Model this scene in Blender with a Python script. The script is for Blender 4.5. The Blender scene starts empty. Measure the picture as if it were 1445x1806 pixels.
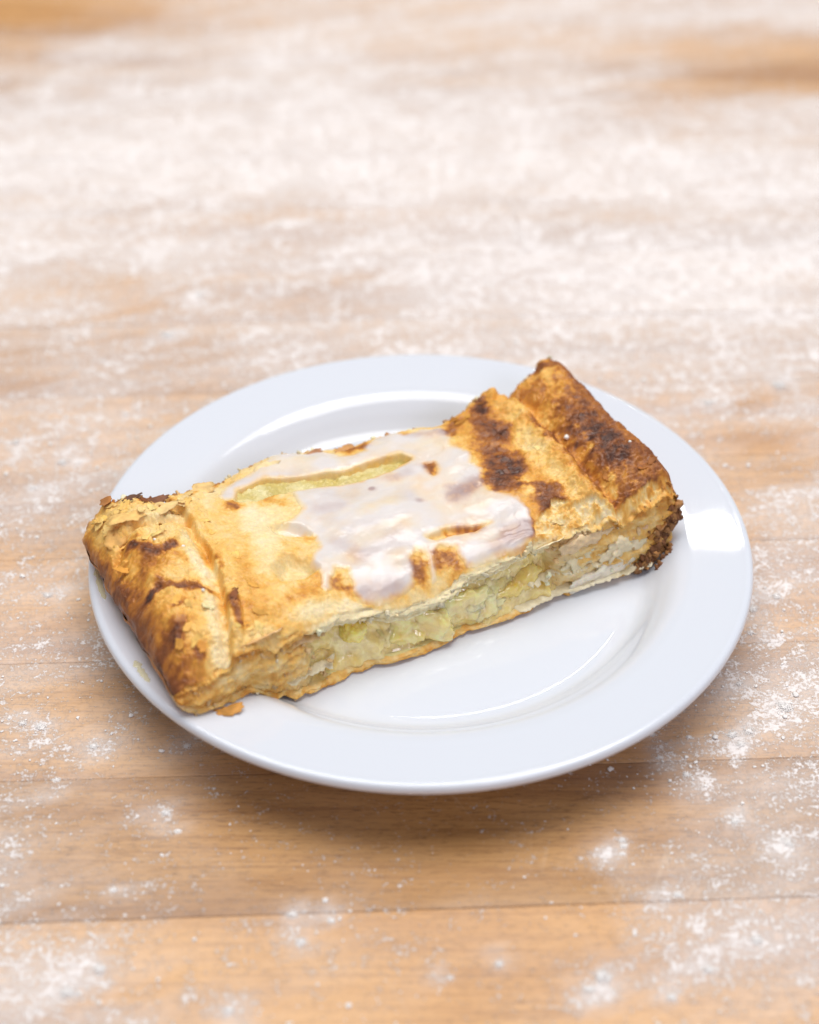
import bpy, math, random
import numpy as np
from mathutils import Vector, Matrix

sc = bpy.context.scene
rng = np.random.default_rng(7)
random.seed(7)
MM = 0.001

# ------------------------------------------------------------------ camera
CAM = np.array([-0.00303, -0.35555, 0.32132]); PITCH = 0.6881
FPX, IW, IH = 3010.0, 1445.0, 1806.0
cd = bpy.data.cameras.new("camera"); cam = bpy.data.objects.new("camera", cd)
sc.collection.objects.link(cam); sc.camera = cam
cam.location = CAM; cam.rotation_euler = (math.pi/2 - PITCH, 0, 0)
cd.sensor_fit = 'VERTICAL'; cd.sensor_height = 30.0; cd.sensor_width = 24.0; cd.lens = 50.0
cd.clip_start = 0.01; cd.clip_end = 50
cd.dof.use_dof = True; cd.dof.aperture_fstop = 5.6; cd.dof.aperture_blades = 9

# ------------------------------------------------------------------ light
w = bpy.data.worlds.new("World"); sc.world = w; w.use_nodes = True
bg = w.node_tree.nodes["Background"]
bg.inputs[0].default_value = (0.90, 0.94, 1.0, 1); bg.inputs[1].default_value = 0.24

def area(name, loc, target, sx, sy, power, col):
    l = bpy.data.lights.new(name, 'AREA'); l.shape = 'RECTANGLE'; l.size = sx; l.size_y = sy
    l.energy = power; l.color = col
    o = bpy.data.objects.new(name, l); sc.collection.objects.link(o); o.location = loc
    o.rotation_euler = (Vector(target) - Vector(loc)).to_track_quat('-Z', 'Y').to_euler()
    return o
area("back_strip_lamp", (0.09, 1.567, 1.418), (0, 0, 0), 0.20, 0.008, 0.45, (1.0, 0.96, 0.9))
area("ceiling_panel_lamp", (0.55, 0.55, 1.75), (0, 0, 0), 1.2, 0.28, 3.5, (1.0, 0.96, 0.90))
area("overhead_soft_fill", (0.0, 0.45, 2.2), (0, 0.45, 0), 2.2, 1.5, 51, (1.0, 0.98, 0.95))  # broad overhead fill, added to soften the shadows
area("cool_front_fill", (0.85, -1.45, 1.35), (0, 0, 0), 0.75, 0.5, 8.5, (0.88, 0.84, 1.0))  # cool daylight brought round to the front as added fill for the cut side

vs = sc.view_settings
vs.view_transform = 'Standard'; vs.look = 'None'; vs.gamma = 1; vs.exposure = 0.02; vs.use_curve_mapping = False
sc.cycles.use_denoising = True
sc.cycles.max_bounces = 8
sc.cycles.sample_clamp_indirect = 6

# ------------------------------------------------------------------ maths helpers
def unproj(px, py, z):                     # a photo pixel on the level z (metres)
    cp, sp = math.cos(PITCH), math.sin(PITCH)
    dx = (px - IW/2)/FPX; dy = (py - IH/2)/FPX
    d = np.array([dx, cp - dy*sp, -sp - dy*cp])
    return CAM + d*(z - CAM[2])/d[2]

def _hash(i, j, k, seed):
    h = (i.astype(np.int64)*374761393 + j.astype(np.int64)*668265263 + k.astype(np.int64)*2147483647 + seed*144665) & 0xFFFFFFFF
    h = ((h ^ (h >> 13))*1274126177) & 0xFFFFFFFF
    h = ((h ^ (h >> 16))*2246822519) & 0xFFFFFFFF
    return ((h ^ (h >> 15)) & 0xFFFFFF)/float(0xFFFFFF)

def noise3(x, y, z=0.0, seed=0):           # value noise, about -1..1
    x, y, z = np.broadcast_arrays(np.asarray(x, float), np.asarray(y, float), np.asarray(z, float))
    i, j, k = np.floor(x), np.floor(y), np.floor(z)
    fx, fy, fz = x-i, y-j, z-k
    fx = fx*fx*fx*(fx*(fx*6-15)+10); fy = fy*fy*fy*(fy*(fy*6-15)+10); fz = fz*fz*fz*(fz*(fz*6-15)+10)
    r = 0
    for a in (0, 1):
        for b in (0, 1):
            for c in (0, 1):
                wgt = (fx if a else 1-fx)*(fy if b else 1-fy)*(fz if c else 1-fz)
                r = r + wgt*_hash(i+a, j+b, k+c, seed)
    return r*2-1

def fbm(x, y, z=0.0, oct=4, seed=0, gain=.5):
    s, a, t = 0, 1.0, 0
    for o in range(oct):
        f = 2.03**o
        s = s + a*noise3(x*f+o*17.3, y*f-o*9.1, np.asarray(z)*f+o*4.7, seed+o); t += a; a *= gain
    return s/t*1.6

def sstep(a, b, x):
    t = np.clip((x-a)/(b-a), 0, 1); return t*t*(3-2*t)

def seg_dist(X, Y, pts, closed=False):
    d = np.full(X.shape, 1e9)
    n = len(pts)
    for i in range(n if closed else n-1):
        ax, ay = pts[i]; bx, by = pts[(i+1) % n]
        ex, ey = bx-ax, by-ay; L = ex*ex+ey*ey+1e-12
        t = np.clip(((X-ax)*ex+(Y-ay)*ey)/L, 0, 1)
        d = np.minimum(d, np.hypot(X-ax-t*ex, Y-ay-t*ey))
    if n == 1: d = np.hypot(X-pts[0][0], Y-pts[0][1])
    return d

def poly_sdf(X, Y, pts):                   # positive inside
    d = seg_dist(X, Y, pts, True)
    ins = np.zeros(X.shape, bool); n = len(pts)
    for i in range(n):
        ax, ay = pts[i]; bx, by = pts[(i+1) % n]
        c = ((ay > Y) != (by > Y)) & (X < (bx-ax)*(Y-ay)/((by-ay) if abs(by-ay) > 1e-9 else 1e-9)+ax)
        ins ^= c
    return np.where(ins, d, -d)

def terrace(x, sharp=.12):
    f = np.floor(x); return f + sstep(.5-sharp, .5+sharp, x-f)

# ------------------------------------------------------------------ mesh helpers
def link(o):
    sc.collection.objects.link(o); return o

def mk(name, V, Fq, mat, parent=None, col=None, smooth=True, extra=None, origin=None):
    """V (n,3) metres, Fq (m,k) int: one mesh object."""
    V = np.asarray(V, float)
    me = bpy.data.meshes.new(name)
    if parent is not None: V = V - np.array(parent.matrix_world.translation)
    elif origin is not None: V = V - np.asarray(origin)
    if isinstance(Fq, np.ndarray):
        m, k = Fq.shape
        me.vertices.add(len(V)); me.vertices.foreach_set("co", V.astype(np.float32).ravel())
        me.loops.add(m*k); me.loops.foreach_set("vertex_index", Fq.astype(np.int32).ravel())
        me.polygons.add(m); me.polygons.foreach_set("loop_start", np.arange(0, m*k, k, dtype=np.int32))
        me.update(calc_edges=True); me.validate()
    else:
        me.from_pydata(V.tolist(), [], [list(map(int, f)) for f in Fq]); me.update()
    if smooth: me.polygons.foreach_set("use_smooth", np.ones(len(me.polygons), bool))
    if col is not None and len(me.vertices) == len(V):
        a = me.attributes.new("tint", 'FLOAT_COLOR', 'POINT')
        c = np.ones((len(V), 4), np.float32); c[:, :3] = col; a.data.foreach_set("color", c.ravel())
    for kx, val in (extra or {}).items():
        a = me.attributes.new(kx, 'FLOAT', 'POINT'); a.data.foreach_set("value", np.asarray(val, np.float32).ravel())
    me.materials.append(mat)
    o = link(bpy.data.objects.new(name, me))
    if parent is not None: o.parent = parent
    elif origin is not None: o.location = origin
    return o

def grid_faces(nu, nv, wrap=False, flip=False):
    i = np.arange(nu-1)[:, None]; j = np.arange(nv if wrap else nv-1)[None, :]
    a = i*nv + j; b = (i+1)*nv + j; jn = (j+1) % nv
    c = (i+1)*nv + jn; d = i*nv + jn
    f = np.stack([a+0*b, b, c+0*a, d+0*a], -1).reshape(-1, 4)
    return f[:, ::-1].copy() if flip else f

def thing(name, label, cat, loc=(0, 0, 0), group=None):
    o = link(bpy.data.objects.new(name, None)); o.empty_display_size = .01; o.location = loc
    o["label"] = label; o["category"] = cat
    if group: o["group"] = group
    bpy.context.view_layer.update()
    return o

def tag(o, label, cat, group=None):
    o["label"] = label; o["category"] = cat
    if group: o["group"] = group
    return o

# ------------------------------------------------------------------ materials
class NT:
    def __init__(s, name):
        s.m = bpy.data.materials.new(name); s.m.use_nodes = True; s.t = s.m.node_tree
        s.b = s.t.nodes["Principled BSDF"]
    def n(s, typ, **kw):
        nd = s.t.nodes.new(typ)
        for k, v in kw.items():
            if k.startswith('i_'): nd.inputs[k[2:].replace('_', ' ')].default_value = v
            else: setattr(nd, k, v)
        return nd
    def l(s, a, b): s.t.links.new(a, b)
    def math(s, op, a, b=None, c=None, clamp=False):
        nd = s.t.nodes.new('ShaderNodeMath'); nd.operation = op; nd.use_clamp = clamp
        for i, x in enumerate((a, b, c)):
            if x is None: continue
            if isinstance(x, (int, float)): nd.inputs[i].default_value = x
            else: s.l(x, nd.inputs[i])
        return nd.outputs[0]
    def mix(s, f, a, b, mode='MIX'):
        nd = s.t.nodes.new('ShaderNodeMix'); nd.data_type = 'RGBA'; nd.blend_type = mode
        for sock, x in ((nd.inputs[0], f), (nd.inputs[6], a), (nd.inputs[7], b)):
            if isinstance(x, (int, float)): sock.default_value = x
            elif isinstance(x, tuple): sock.default_value = (*x, 1) if len(x) == 3 else x
            else: s.l(x, sock)
        return nd.outputs[2]
    def noise(s, vec, scale, detail=4, rough=.55, dist=0):
        nd = s.n('ShaderNodeTexNoise'); nd.inputs['Scale'].default_value = scale
        nd.inputs['Detail'].default_value = detail; nd.inputs['Roughness'].default_value = rough
        nd.inputs['Distortion'].default_value = dist
        if vec is not None: s.l(vec, nd.inputs['Vector'])
        return nd.outputs['Fac']
    def ramp(s, f, *stops):
        nd = s.n('ShaderNodeMapRange'); nd.interpolation_type = 'SMOOTHSTEP'
        s.l(f, nd.inputs[0]); nd.inputs[1].default_value = stops[0]; nd.inputs[2].default_value = stops[1]
        nd.inputs[3].default_value = stops[2] if len(stops) > 2 else 0; nd.inputs[4].default_value = stops[3] if len(stops) > 2 else 1
        return nd.outputs[0]
    def attr(s, name): return s.n('ShaderNodeAttribute', attribute_name=name)
    def mapping(s, vec, scale=(1, 1, 1), rot=(0, 0, 0)):
        nd = s.n('ShaderNodeMapping'); s.l(vec, nd.inputs[0]); nd.inputs['Scale'].default_value = scale; nd.inputs['Rotation'].default_value = rot
        return nd.outputs[0]
    def bump(s, h, strength, dist, nrm=None):
        nd = s.n('ShaderNodeBump'); nd.inputs['Strength'].default_value = strength; nd.inputs['Distance'].default_value = dist
        s.l(h, nd.inputs['Height'])
        if nrm is not None: s.l(nrm, nd.inputs['Normal'])
        return nd.outputs[0]

def set_in(b, **kw):
    for k, v in kw.items(): b.inputs[k.replace('_', ' ')].default_value = v

def crust_material(name, rough=.5, sss=.18, bump=.5, spec=.4):
    t = NT(name); co = t.n('ShaderNodeTexCoord').outputs['Object']
    c = t.attr("tint").outputs['Color']
    n1 = t.noise(co, 900, 4, .6); n2 = t.noise(co, 2600, 3, .6)
    f = t.ramp(n1, .25, .75, .90, 1.09)
    c2 = t.mix(1.0, c, f, 'MULTIPLY') if False else None
    hsv = t.n('ShaderNodeHueSaturation'); t.l(c, hsv.inputs['Color']); t.l(f, hsv.inputs['Value'])
    t.l(hsv.outputs[0], t.b.inputs['Base Color'])
    h = t.math('ADD', t.math('MULTIPLY', n1, .7), t.math('MULTIPLY', n2, .3))
    t.l(t.bump(h, bump, .0006), t.b.inputs['Normal'])
    t.l(t.ramp(t.noise(co, 260, 3), .35, .7, rough-.12, rough+.14), t.b.inputs['Roughness'])
    set_in(t.b, Subsurface_Weight=sss, Subsurface_Scale=.0012, Specular_IOR_Level=spec)
    t.b.inputs['Subsurface Radius'].default_value = (1.0, .55, .25)
    return t.m

M = {}
M['crust'] = crust_material('baked_crust', .48, .2, .22, .4)
M['flake'] = crust_material('pastry_flake', .6, .0, .3, .25)

t = NT('sugar_icing'); co = t.n('ShaderNodeTexCoord').outputs['Object']
t.l(t.attr("tint").outputs['Color'], t.b.inputs['Base Color'])
t.l(t.ramp(t.noise(co, 190, 4), .35, .7, .13, .27), t.b.inputs['Roughness'])
t.l(t.bump(t.math('ADD', t.noise(co, 420, 3), t.math('MULTIPLY', t.noise(co, 1700, 2), .1)), .06, .0004), t.b.inputs['Normal'])
set_in(t.b, Subsurface_Weight=.3, Subsurface_Scale=.0005, Specular_IOR_Level=.42)
t.b.inputs['Subsurface Radius'].default_value = (1, .8, .7); M['icing'] = t.m

def filling_material(name, tr):
    t = NT(name); co = t.n('ShaderNodeTexCoord').outputs['Object']
    c = t.attr("tint").outputs['Color']
    n1 = t.noise(co, 330, 4, .6, 1.0)
    hsv = t.n('ShaderNodeHueSaturation'); t.l(c, hsv.inputs['Color']); t.l(t.ramp(n1, .25, .75, .86, 1.12), hsv.inputs['Value'])
    t.l(hsv.outputs[0], t.b.inputs['Base Color'])
    t.l(t.bump(t.math('ADD', n1, t.math('MULTIPLY', t.noise(co, 900, 2), .30)), .35, .0012), t.b.inputs['Normal'])
    t.l(t.ramp(t.noise(co, 500, 2), .35, .65, .05, .16), t.b.inputs['Roughness'])
    set_in(t.b, Subsurface_Weight=tr, Subsurface_Scale=.0022, IOR=1.38, Specular_IOR_Level=.8, Coat_Weight=1.0, Coat_Roughness=.04)
    t.b.inputs['Subsurface Radius'].default_value = (.75, .85, .5)
    return t.m
M['apple'] = filling_material('stewed_apple', .9)
M['gel'] = filling_material('apple_syrup', .45)
M['slit'] = crust_material('sunken_filling', .32, .0, .5, .5)

t = NT('glazed_porcelain'); co = t.n('ShaderNodeTexCoord').outputs['Object']
t.b.inputs['Base Color'].default_value = (.705, .74, .81, 1)
t.l(t.ramp(t.noise(co, 40, 4), .3, .7, .015, .035), t.b.inputs['Roughness'])
set_in(t.b, IOR=1.5, Coat_Weight=.2, Coat_Roughness=.015); M['plate'] = t.m

t = NT('flour_grain'); co = t.n('ShaderNodeTexCoord').outputs['Object']
t.b.inputs['Base Color'].default_value = (.93, .90, .88, 1)
set_in(t.b, Roughness=1.0, Specular_IOR_Level=.1)
t.l(t.bump(t.noise(co, 2500, 3), .5, .0005), t.b.inputs['Normal']); M['flour'] = t.m

# floured maple / beech stave
t = NT('floured_beech'); co = t.n('ShaderNodeTexCoord').outputs['Object']
oi = t.n('ShaderNodeObjectInfo'); rnd = oi.outputs['Random']
off = t.n('ShaderNodeCombineXYZ'); t.l(t.math('MULTIPLY', rnd, 3.7), off.inputs[0]); t.l(t.math('MULTIPLY', rnd, 11.3), off.inputs[1]); t.l(t.math('MULTIPLY', rnd, 5.1), off.inputs[2])
va = t.n('ShaderNodeVectorMath', operation='ADD'); t.l(co, va.inputs[0]); t.l(off.outputs[0], va.inputs[1]); gco = va.outputs[0]
g_big = t.noise(t.mapping(gco, (5, 60, 5)), 1.0, 5, .55, .6)
g_fine = t.noise(t.mapping(gco, (30, 900, 30)), 1.0, 4, .6, .3)
pore = t.noise(t.mapping(gco, (330, 2600, 300)), 1.0, 2, .5)
blotch = t.noise(gco, 16, 3, .5)
wood = t.mix(t.ramp(g_big, .30, .72), (.72, .395, .15), (.46, .215, .068))
wood = t.mix(t.ramp(g_fine, .42, .70, 0, .42), wood, (.27, .105, .032))
wood = t.mix(t.ramp(pore, .54, .68, 0, .48), wood, (.16, .065, .022))
wood = t.mix(t.ramp(blotch, .35, .75, 0, .35), wood, (.76, .46, .215))
hsv = t.n('ShaderNodeHueSaturation'); t.l(wood, hsv.inputs['Color']); t.l(t.math('MULTIPLY', oi.outputs['Alpha'], 1.0), hsv.inputs['Value']); wood = hsv.outputs[0]
# knife scratches
for ang, sc_ in ((1.1, 1.0), (1.9, 1.4)):
    s1 = t.noise(t.mapping(t.mapping(co, (1, 1, 1), (0, 0, ang)), (9*sc_, 260, 1)), 1.0, 1, .4, .15)
    s2 = t.ramp(t.noise(co, 22+sc_*3, 1), .56, .66)
    line = t.math('MULTIPLY', t.ramp(t.math('ABSOLUTE', t.math('SUBTRACT', s1, .5)), .0, .012, 1, 0), s2)
    wood = t.mix(t.math('MULTIPLY', line, .28), wood, (.75, .55, .36))
den0 = t.attr("flour").outputs['Fac']
sm = t.noise(t.mapping(t.mapping(co, (1, 1, 1), (0, 0, -.35)), (14, 75, 1)), 1.0, 4, .6, .8)   # wiped streaks
den = t.math('ADD', den0, t.math('MULTIPLY', t.math('MULTIPLY', t.math('SUBTRACT', sm, .5), .95), t.math('MULTIPLY', t.ramp(den0, .05, .4), t.ramp(den0, .5, .85, 1, .35))), clamp=True)
fa = t.noise(co, 260, 5, .66)          # patches of a few mm
fb = t.noise(co, 1000, 6, .75)           # single grains
fc = t.noise(co, 55, 4, .6)            # hand-wide drifts
comb = t.math('ADD', t.math('ADD', t.math('MULTIPLY', fa, .34), t.math('MULTIPLY', fb, .50)), t.math('MULTIPLY', fc, .16))
spk = t.math('ADD', t.math('MULTIPLY', t.math('SUBTRACT', comb, .5), 6.5), .5)
thr = t.math('SUBTRACT', .95, t.math('MULTIPLY', den, 1.0))
cov = t.math('SUBTRACT', spk, thr)
cov_s = t.ramp(cov, -.14, .48)
haze_d = t.math('MULTIPLY', t.math('MULTIPLY', t.math('POWER', den, 1.05), .92), t.ramp(fb, .3, .7, .75, 1.2), clamp=True)
cover = t.math('MINIMUM', t.math('MAXIMUM', t.math('MULTIPLY', cov_s, .92), haze_d), .92)
t.l(t.mix(cover, wood, (.90, .865, .86)), t.b.inputs['Base Color'])
t.l(t.ramp(cover, 0, .7, .42, .95), t.b.inputs['Roughness'])
t.l(t.math('MULTIPLY', t.ramp(cover, 0, .6, 1, .1), .28), t.b.inputs['Specular IOR Level'])
hh = t.math('ADD', t.math('MULTIPLY', cov_s, 1.1), t.math('SUBTRACT', t.math('MULTIPLY', g_fine, .12), t.math('MULTIPLY', pore, .18)))
t.l(t.bump(hh, .5, .0005), t.b.inputs['Normal']); M['wood'] = t.m

t = NT('dark_glue_line'); t.b.inputs['Base Color'].default_value = (.40, .21, .09, 1); set_in(t.b, Roughness=.8); M['glue'] = t.m

# ------------------------------------------------------------------ worktop of glued staves
TH = math.radians(2.35); ct, st_ = math.cos(TH), math.sin(TH)
dens_rows = {
 -160: [(50,.05),(400,.3),(750,.5),(1100,.6),(1400,.6)],
 20: [(20,.02),(110,.05),(200,.15),(350,.45),(500,.62),(750,.55),(900,.62),(1100,.66),(1430,.72)],
 100: [(20,.25),(150,.62),(300,.6),(500,.78),(800,.55),(1000,.6),(1120,.45),(1250,.26),(1430,.20)],
 135: [(20,.5),(150,.66),(300,.66),(500,.78),(800,.66),(1000,.66),(1150,.42),(1250,.22),(1430,.14)],
 200: [(20,.78),(300,.82),(600,.86),(900,.84),(1150,.64),(1430,.72)],
 300: [(20,.86),(300,.88),(600,.90),(900,.88),(1150,.86),(1430,.84)],
 400: [(20,.8),(100,.76),(300,.70),(520,.58),(800,.76),(1000,.66),(1150,.70),(1430,.76)],
 450: [(20,.84),(300,.80),(520,.70),(700,.84),(900,.92),(1150,.92),(1430,.92)],
 520: [(20,.62),(100,.55),(220,.40),(350,.52),(600,.56),(800,.76),(1100,.88),(1300,.88),(1430,.76)],
 620: [(20,.45),(150,.52),(300,.50),(500,.62),(800,.7),(1100,.72),(1300,.72),(1430,.60)],
 700: [(20,.36),(150,.50),(350,.50),(700,.5),(1100,.6),(1250,.50),(1350,.42),(1430,.58)],
 780: [(20,.45),(150,.50),(300,.45),(1200,.35),(1250,.24),(1330,.12),(1430,.34)],
 900: [(20,.45),(130,.40),(300,.3),(1200,.2),(1300,.22),(1400,.46)],
 1000: [(20,.28),(120,.30),(300,.1),(1200,.2),(1370,.50),(1430,.42)],
 1100: [(20,.34),(150,.30),(300,.1),(1200,.2),(1350,.38),(1430,.36)],
 1200: [(20,.34),(150,.28),(250,.22),(1200,.2),(1300,.36),(1430,.54)],
 1300: [(20,.30),(150,.24),(300,.15),(500,.0),(1100,.05),(1200,.20),(1300,.36),(1430,.42)],
 1400: [(20,.30),(150,.20),(300,.12),(450,.03),(800,.0),(1000,.03),(1100,.10),(1250,.32),(1430,.42)],
 1480: [(20,.52),(150,.30),(300,.12),(450,.03),(800,.0),(1000,.02),(1090,.10),(1250,.36),(1430,.52)],
 1560: [(20,.46),(200,.25),(350,.15),(500,.05),(800,.02),(1040,.03),(1130,.32),(1250,.46),(1430,.58)],
 1640: [(20,.42),(200,.22),(400,.16),(600,.20),(800,.15),(1040,.10),(1150,.36),(1300,.52),(1430,.62)],
 1720: [(20,.68),(150,.50),(300,.25),(500,.20),(700,.15),(900,.12),(1050,.30),(1200,.42),(1300,.52),(1430,.62)],
 1800: [(20,.72),(150,.46),(350,.20),(550,.15),(800,.10),(1000,.15),(1150,.20),(1300,.32),(1430,.36)],
 2000: [(20,.5),(400,.2),(800,.1),(1100,.2),(1430,.3)]}
DP = []; DVv = []
for yy, row in dens_rows.items():
    for xx, dv in row:
        p = unproj(xx, yy, 0.0); DP.append((p[0], p[1])); DVv.append(dv)
DP = np.array(DP); DVv = np.array(DVv)
# flour clumps: pixel, radius mm
CL = [(1385, 1248, 3.0), (1378, 1240, 1.6), (1292, 1296, 2.0), (1322, 1290, 2.2), (1306, 1312, 1.6), (1164, 1336, 1.2), (1296, 1448, 1.9), (1390, 1486, 2.4), (1250, 1710, 2.2), (1062, 1722, 3.4), (1040, 1745, 2.0), (1335, 1658, 2.2), (1196, 1578, 1.8), (294, 1434, 2.6), (314, 1466, 1.3), (166, 1316, 1.8), (330, 1316, 1.5), (100, 1376, 1.6), (72, 1282, 2.2), (40, 1276, 1.6), (200, 1570, 1.3), (516, 1614, 1.8), (584, 1624, 1.5), (532, 1662, 1.9), (404, 1782, 2.0), (176, 1710, 2.6), (120, 1752, 3.0), (882, 1700, 1.5), (1186, 1760, 2.0), (1328, 1074, 2.4), (1324, 1116, 1.8), (1370, 1052, 2.0), (1304, 1206, 1.4), (1215, 1300, 1.1), (1150, 1296, 1.2), (1212, 1366, 1.5), (352, 520, 2.4), (296, 590, 3.4), (1250, 710, 2.6), (1375, 680, 4.0), (1010, 705, .1), (84, 1050, 2.0), (60, 860, 1.8), (110, 815, 2.6), (28, 780, 2.0), (795, 1725, 1.0), (1098, 1482, 1.6), (1100, 1492, 1.5), (1098, 1506, 1.2)]
CLW = [(unproj(a, b, 0), c*MM) for a, b, c in CL]
def flour_density(X, Y):
    sh = X.shape; X = X.ravel() + .006*fbm(X.ravel()*55, Y.ravel()*55, 3.3, 3, 51); Y = Y.ravel() + .006*fbm(X*55, Y.ravel()*55, 8.1, 3, 52)
    num = np.zeros(len(X)); den_ = np.zeros(len(X))
    for (px, py), dv in zip(DP, DVv):
        s2 = (0.010 + 0.055*max(0, py+.14)**1.0 * .35)**2
        d2 = ((X-px)**2*.35 + (Y-py)**2)
        wgt = 1/(d2/s2 + .15)**2.2
        num += wgt*dv; den_ += wgt
    out = num/den_ + .07*sstep(.045, .08, np.abs(X))*sstep(-.09, -.05, Y)*sstep(.10, .06, Y) - .01*sstep(.12, .2, Y)
    for c, r_ in CLW:
        out = out + .40*np.exp(-((X-c[0])**2+(Y-c[1])**2)/(1.3*r_+.0015)**2)
    return out.reshape(sh)

table_z = 0.0
base_v = np.array([[x, y, z] for z in (-.045, -.0012) for (x, y) in ((-.62, -.34), (.62, -.34), (.62, .92), (-.62, .92))])
rot = np.array([[ct, -st_, 0], [st_, ct, 0], [0, 0, 1]])
worktop = mk('worktop', base_v@rot.T, [(0, 3, 2, 1), (4, 5, 6, 7), (0, 1, 5, 4), (1, 2, 6, 5), (2, 3, 7, 6), (3, 0, 4, 7)], M['glue'], smooth=False, origin=(0, 0, 0))
worktop["kind"] = "structure"; worktop["label"] = "pale beech worktop of glued staves dusted with flour"
bpy.context.view_layer.update()

def stave(x0, x1, y0, y1):
    gap = .00009 if y0 < y1370+.002 else .00003
    far = max(0, (y0+.1))
    dx = .0028 + .006*min(1, far/.5); dy = .0026 + .004*min(1, far/.5)
    if y0 > .5 or y1 < -.16: dx = dy = .015
    xs = np.linspace(x0+gap, x1-gap, max(4, int((x1-x0)/dx))); ys = np.linspace(y0+gap, y1-gap, max(4, int((y1-y0)/dy)))
    e = .0004
    xs = np.concatenate([[xs[0], xs[0]], [xs[0]+e], xs[1:-1], [xs[-1]-e], [xs[-1], xs[-1]]])
    ys = np.concatenate([[ys[0], ys[0]], [ys[0]+e], ys[1:-1], [ys[-1]-e], [ys[-1], ys[-1]]])
    X, Y = np.meshgrid(xs, ys, indexing='ij')
    lift = rng.uniform(-.00008, .00008)
    Z = np.full(X.shape, lift) + .00012*noise3(X*14, Y*30, y0*50, 5)
    ii = np.arange(len(xs))[:, None]; jj = np.arange(len(ys))[None, :]
    rim1 = (ii == 1) | (ii == len(xs)-2) | (jj == 1) | (jj == len(ys)-2)
    rim0 = (ii == 0) | (ii == len(xs)-1) | (jj == 0) | (jj == len(ys)-1)
    Z = np.where(rim1, Z-.00006, Z); Z = np.where(rim0, -.0011, Z)
    P = np.stack([X, Y, Z], -1).reshape(-1, 3)@rot.T
    fd = flour_density(P[:, 0], P[:, 1])
    o = mk('stave', P, grid_faces(len(xs), len(ys)), M['wood'], worktop, extra={'flour': fd})
    tone = 1.06 if abs(y1-y1610) < .001 else .80 if abs(y0-y1610) < .001 else rng.uniform(.92, 1.08)
    o.color = (1, 1, 1, tone)             # boards differ in tone; the darkest also deepens the plate's shadow by colour
    return o

def seam_y(px, py):                        # stave-frame y of a seam seen at a pixel
    p = unproj(px, py, 0); return -p[0]*st_ + p[1]*ct
y1610 = seam_y(720, 1605); y1370 = seam_y(1100, 1345); y445 = seam_y(900, 446); y360 = seam_y(900, 362)
seams = [y1610]
seams += [y1370]
stp = (y445-y1370)/6.0
seams += [y1370+stp*k + (rng.uniform(-.002, .002) if k < 6 else 0) for k in range(1, 7)]
seams += [y360]
while seams[-1] < .86: seams.append(seams[-1] + rng.uniform(.038, .046))
lo = [y1610-.046]
while lo[-1] > -.30: lo.append(lo[-1] - .044)
seams = lo[::-1] + seams
jp = unproj(912, 400, 0); jx = jp[0]*ct + jp[1]*st_
for a, b in zip(seams[:-1], seams[1:]):
    if abs(a-y445) < .001: cuts = [-.6, jx, .6]
    elif a > .30: cuts = [-.6, rng.uniform(-.35, .35), .6]
    else: cuts = [-.6, .6]
    for c0, c1 in zip(cuts[:-1], cuts[1:]): stave(c0, c1, a, b)

# ------------------------------------------------------------------ plate
PROF_IN = [(0, 9.3), (20, 9.28), (40, 9.28), (54, 9.3), (58.5, 9.4), (61.3, 10.0), (63.8, 11.7), (66.6, 14.3), (69.7, 16.6), (72.9, 17.6), (76, 18.0), (80, 18.49), (84, 18.98), (86.8, 19.34)]
PROF_OUT = [(88.2, 19.55), (89.2, 19.35), (89.8, 18.75), (90.0, 17.7), (89.4, 16.6), (88.0, 15.9), (84, 15.2), (76, 13.4), (70, 10.9), (65, 7.0), (60, 4.4), (56, 3.2), (54, 2.6), (53.2, .8), (52.2, .15), (50.2, .15), (49.2, .8), (48.4, 2.6), (40, 3.0), (20, 3.2), (0, 3.2)]
def catmull(P, n):
    P = np.array(P, float); Q = np.vstack([2*P[0]-P[1], P, 2*P[-1]-P[-2]]); out = []
    for i in range(1, len(Q)-2):
        p0, p1, p2, p3 = Q[i-1:i+3]
        for s in np.linspace(0, 1, n, endpoint=False):
            out.append(.5*((2*p1)+(-p0+p2)*s+(2*p0-5*p1+4*p2-p3)*s*s+(-p0+3*p1-3*p2+p3)*s**3))
    out.append(P[-1]); return np.array(out)
prof = catmull(PROF_IN+PROF_OUT, 6); prof[0, 0] = .02; prof[-1, 0] = .02
ang = np.linspace(0, 2*np.pi, 192, endpoint=False)
R = prof[:, 0][:, None]; Zp = prof[:, 1][:, None]
wob = 1 + .0005*np.sin(2*ang+.7)[None, :]
PV = np.stack([R*wob*np.cos(ang), R*wob*np.sin(ang), Zp + (.03*np.sin(3*ang+1)*(R/90)**3)], -1).reshape(-1, 3)*MM
PV[:, 2] += .0003
plate = mk('plate', PV, grid_faces(len(prof), 192, wrap=True), M['plate'], origin=(0, 0, 0))
tag(plate, 'round white glazed porcelain plate with a wide rim, holding the pastry', 'plate')
pin = catmull(PROF_IN+PROF_OUT[:2], 6)
def plate_z(r): return np.interp(r, pin[:, 0], pin[:, 1]) + .3

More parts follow.
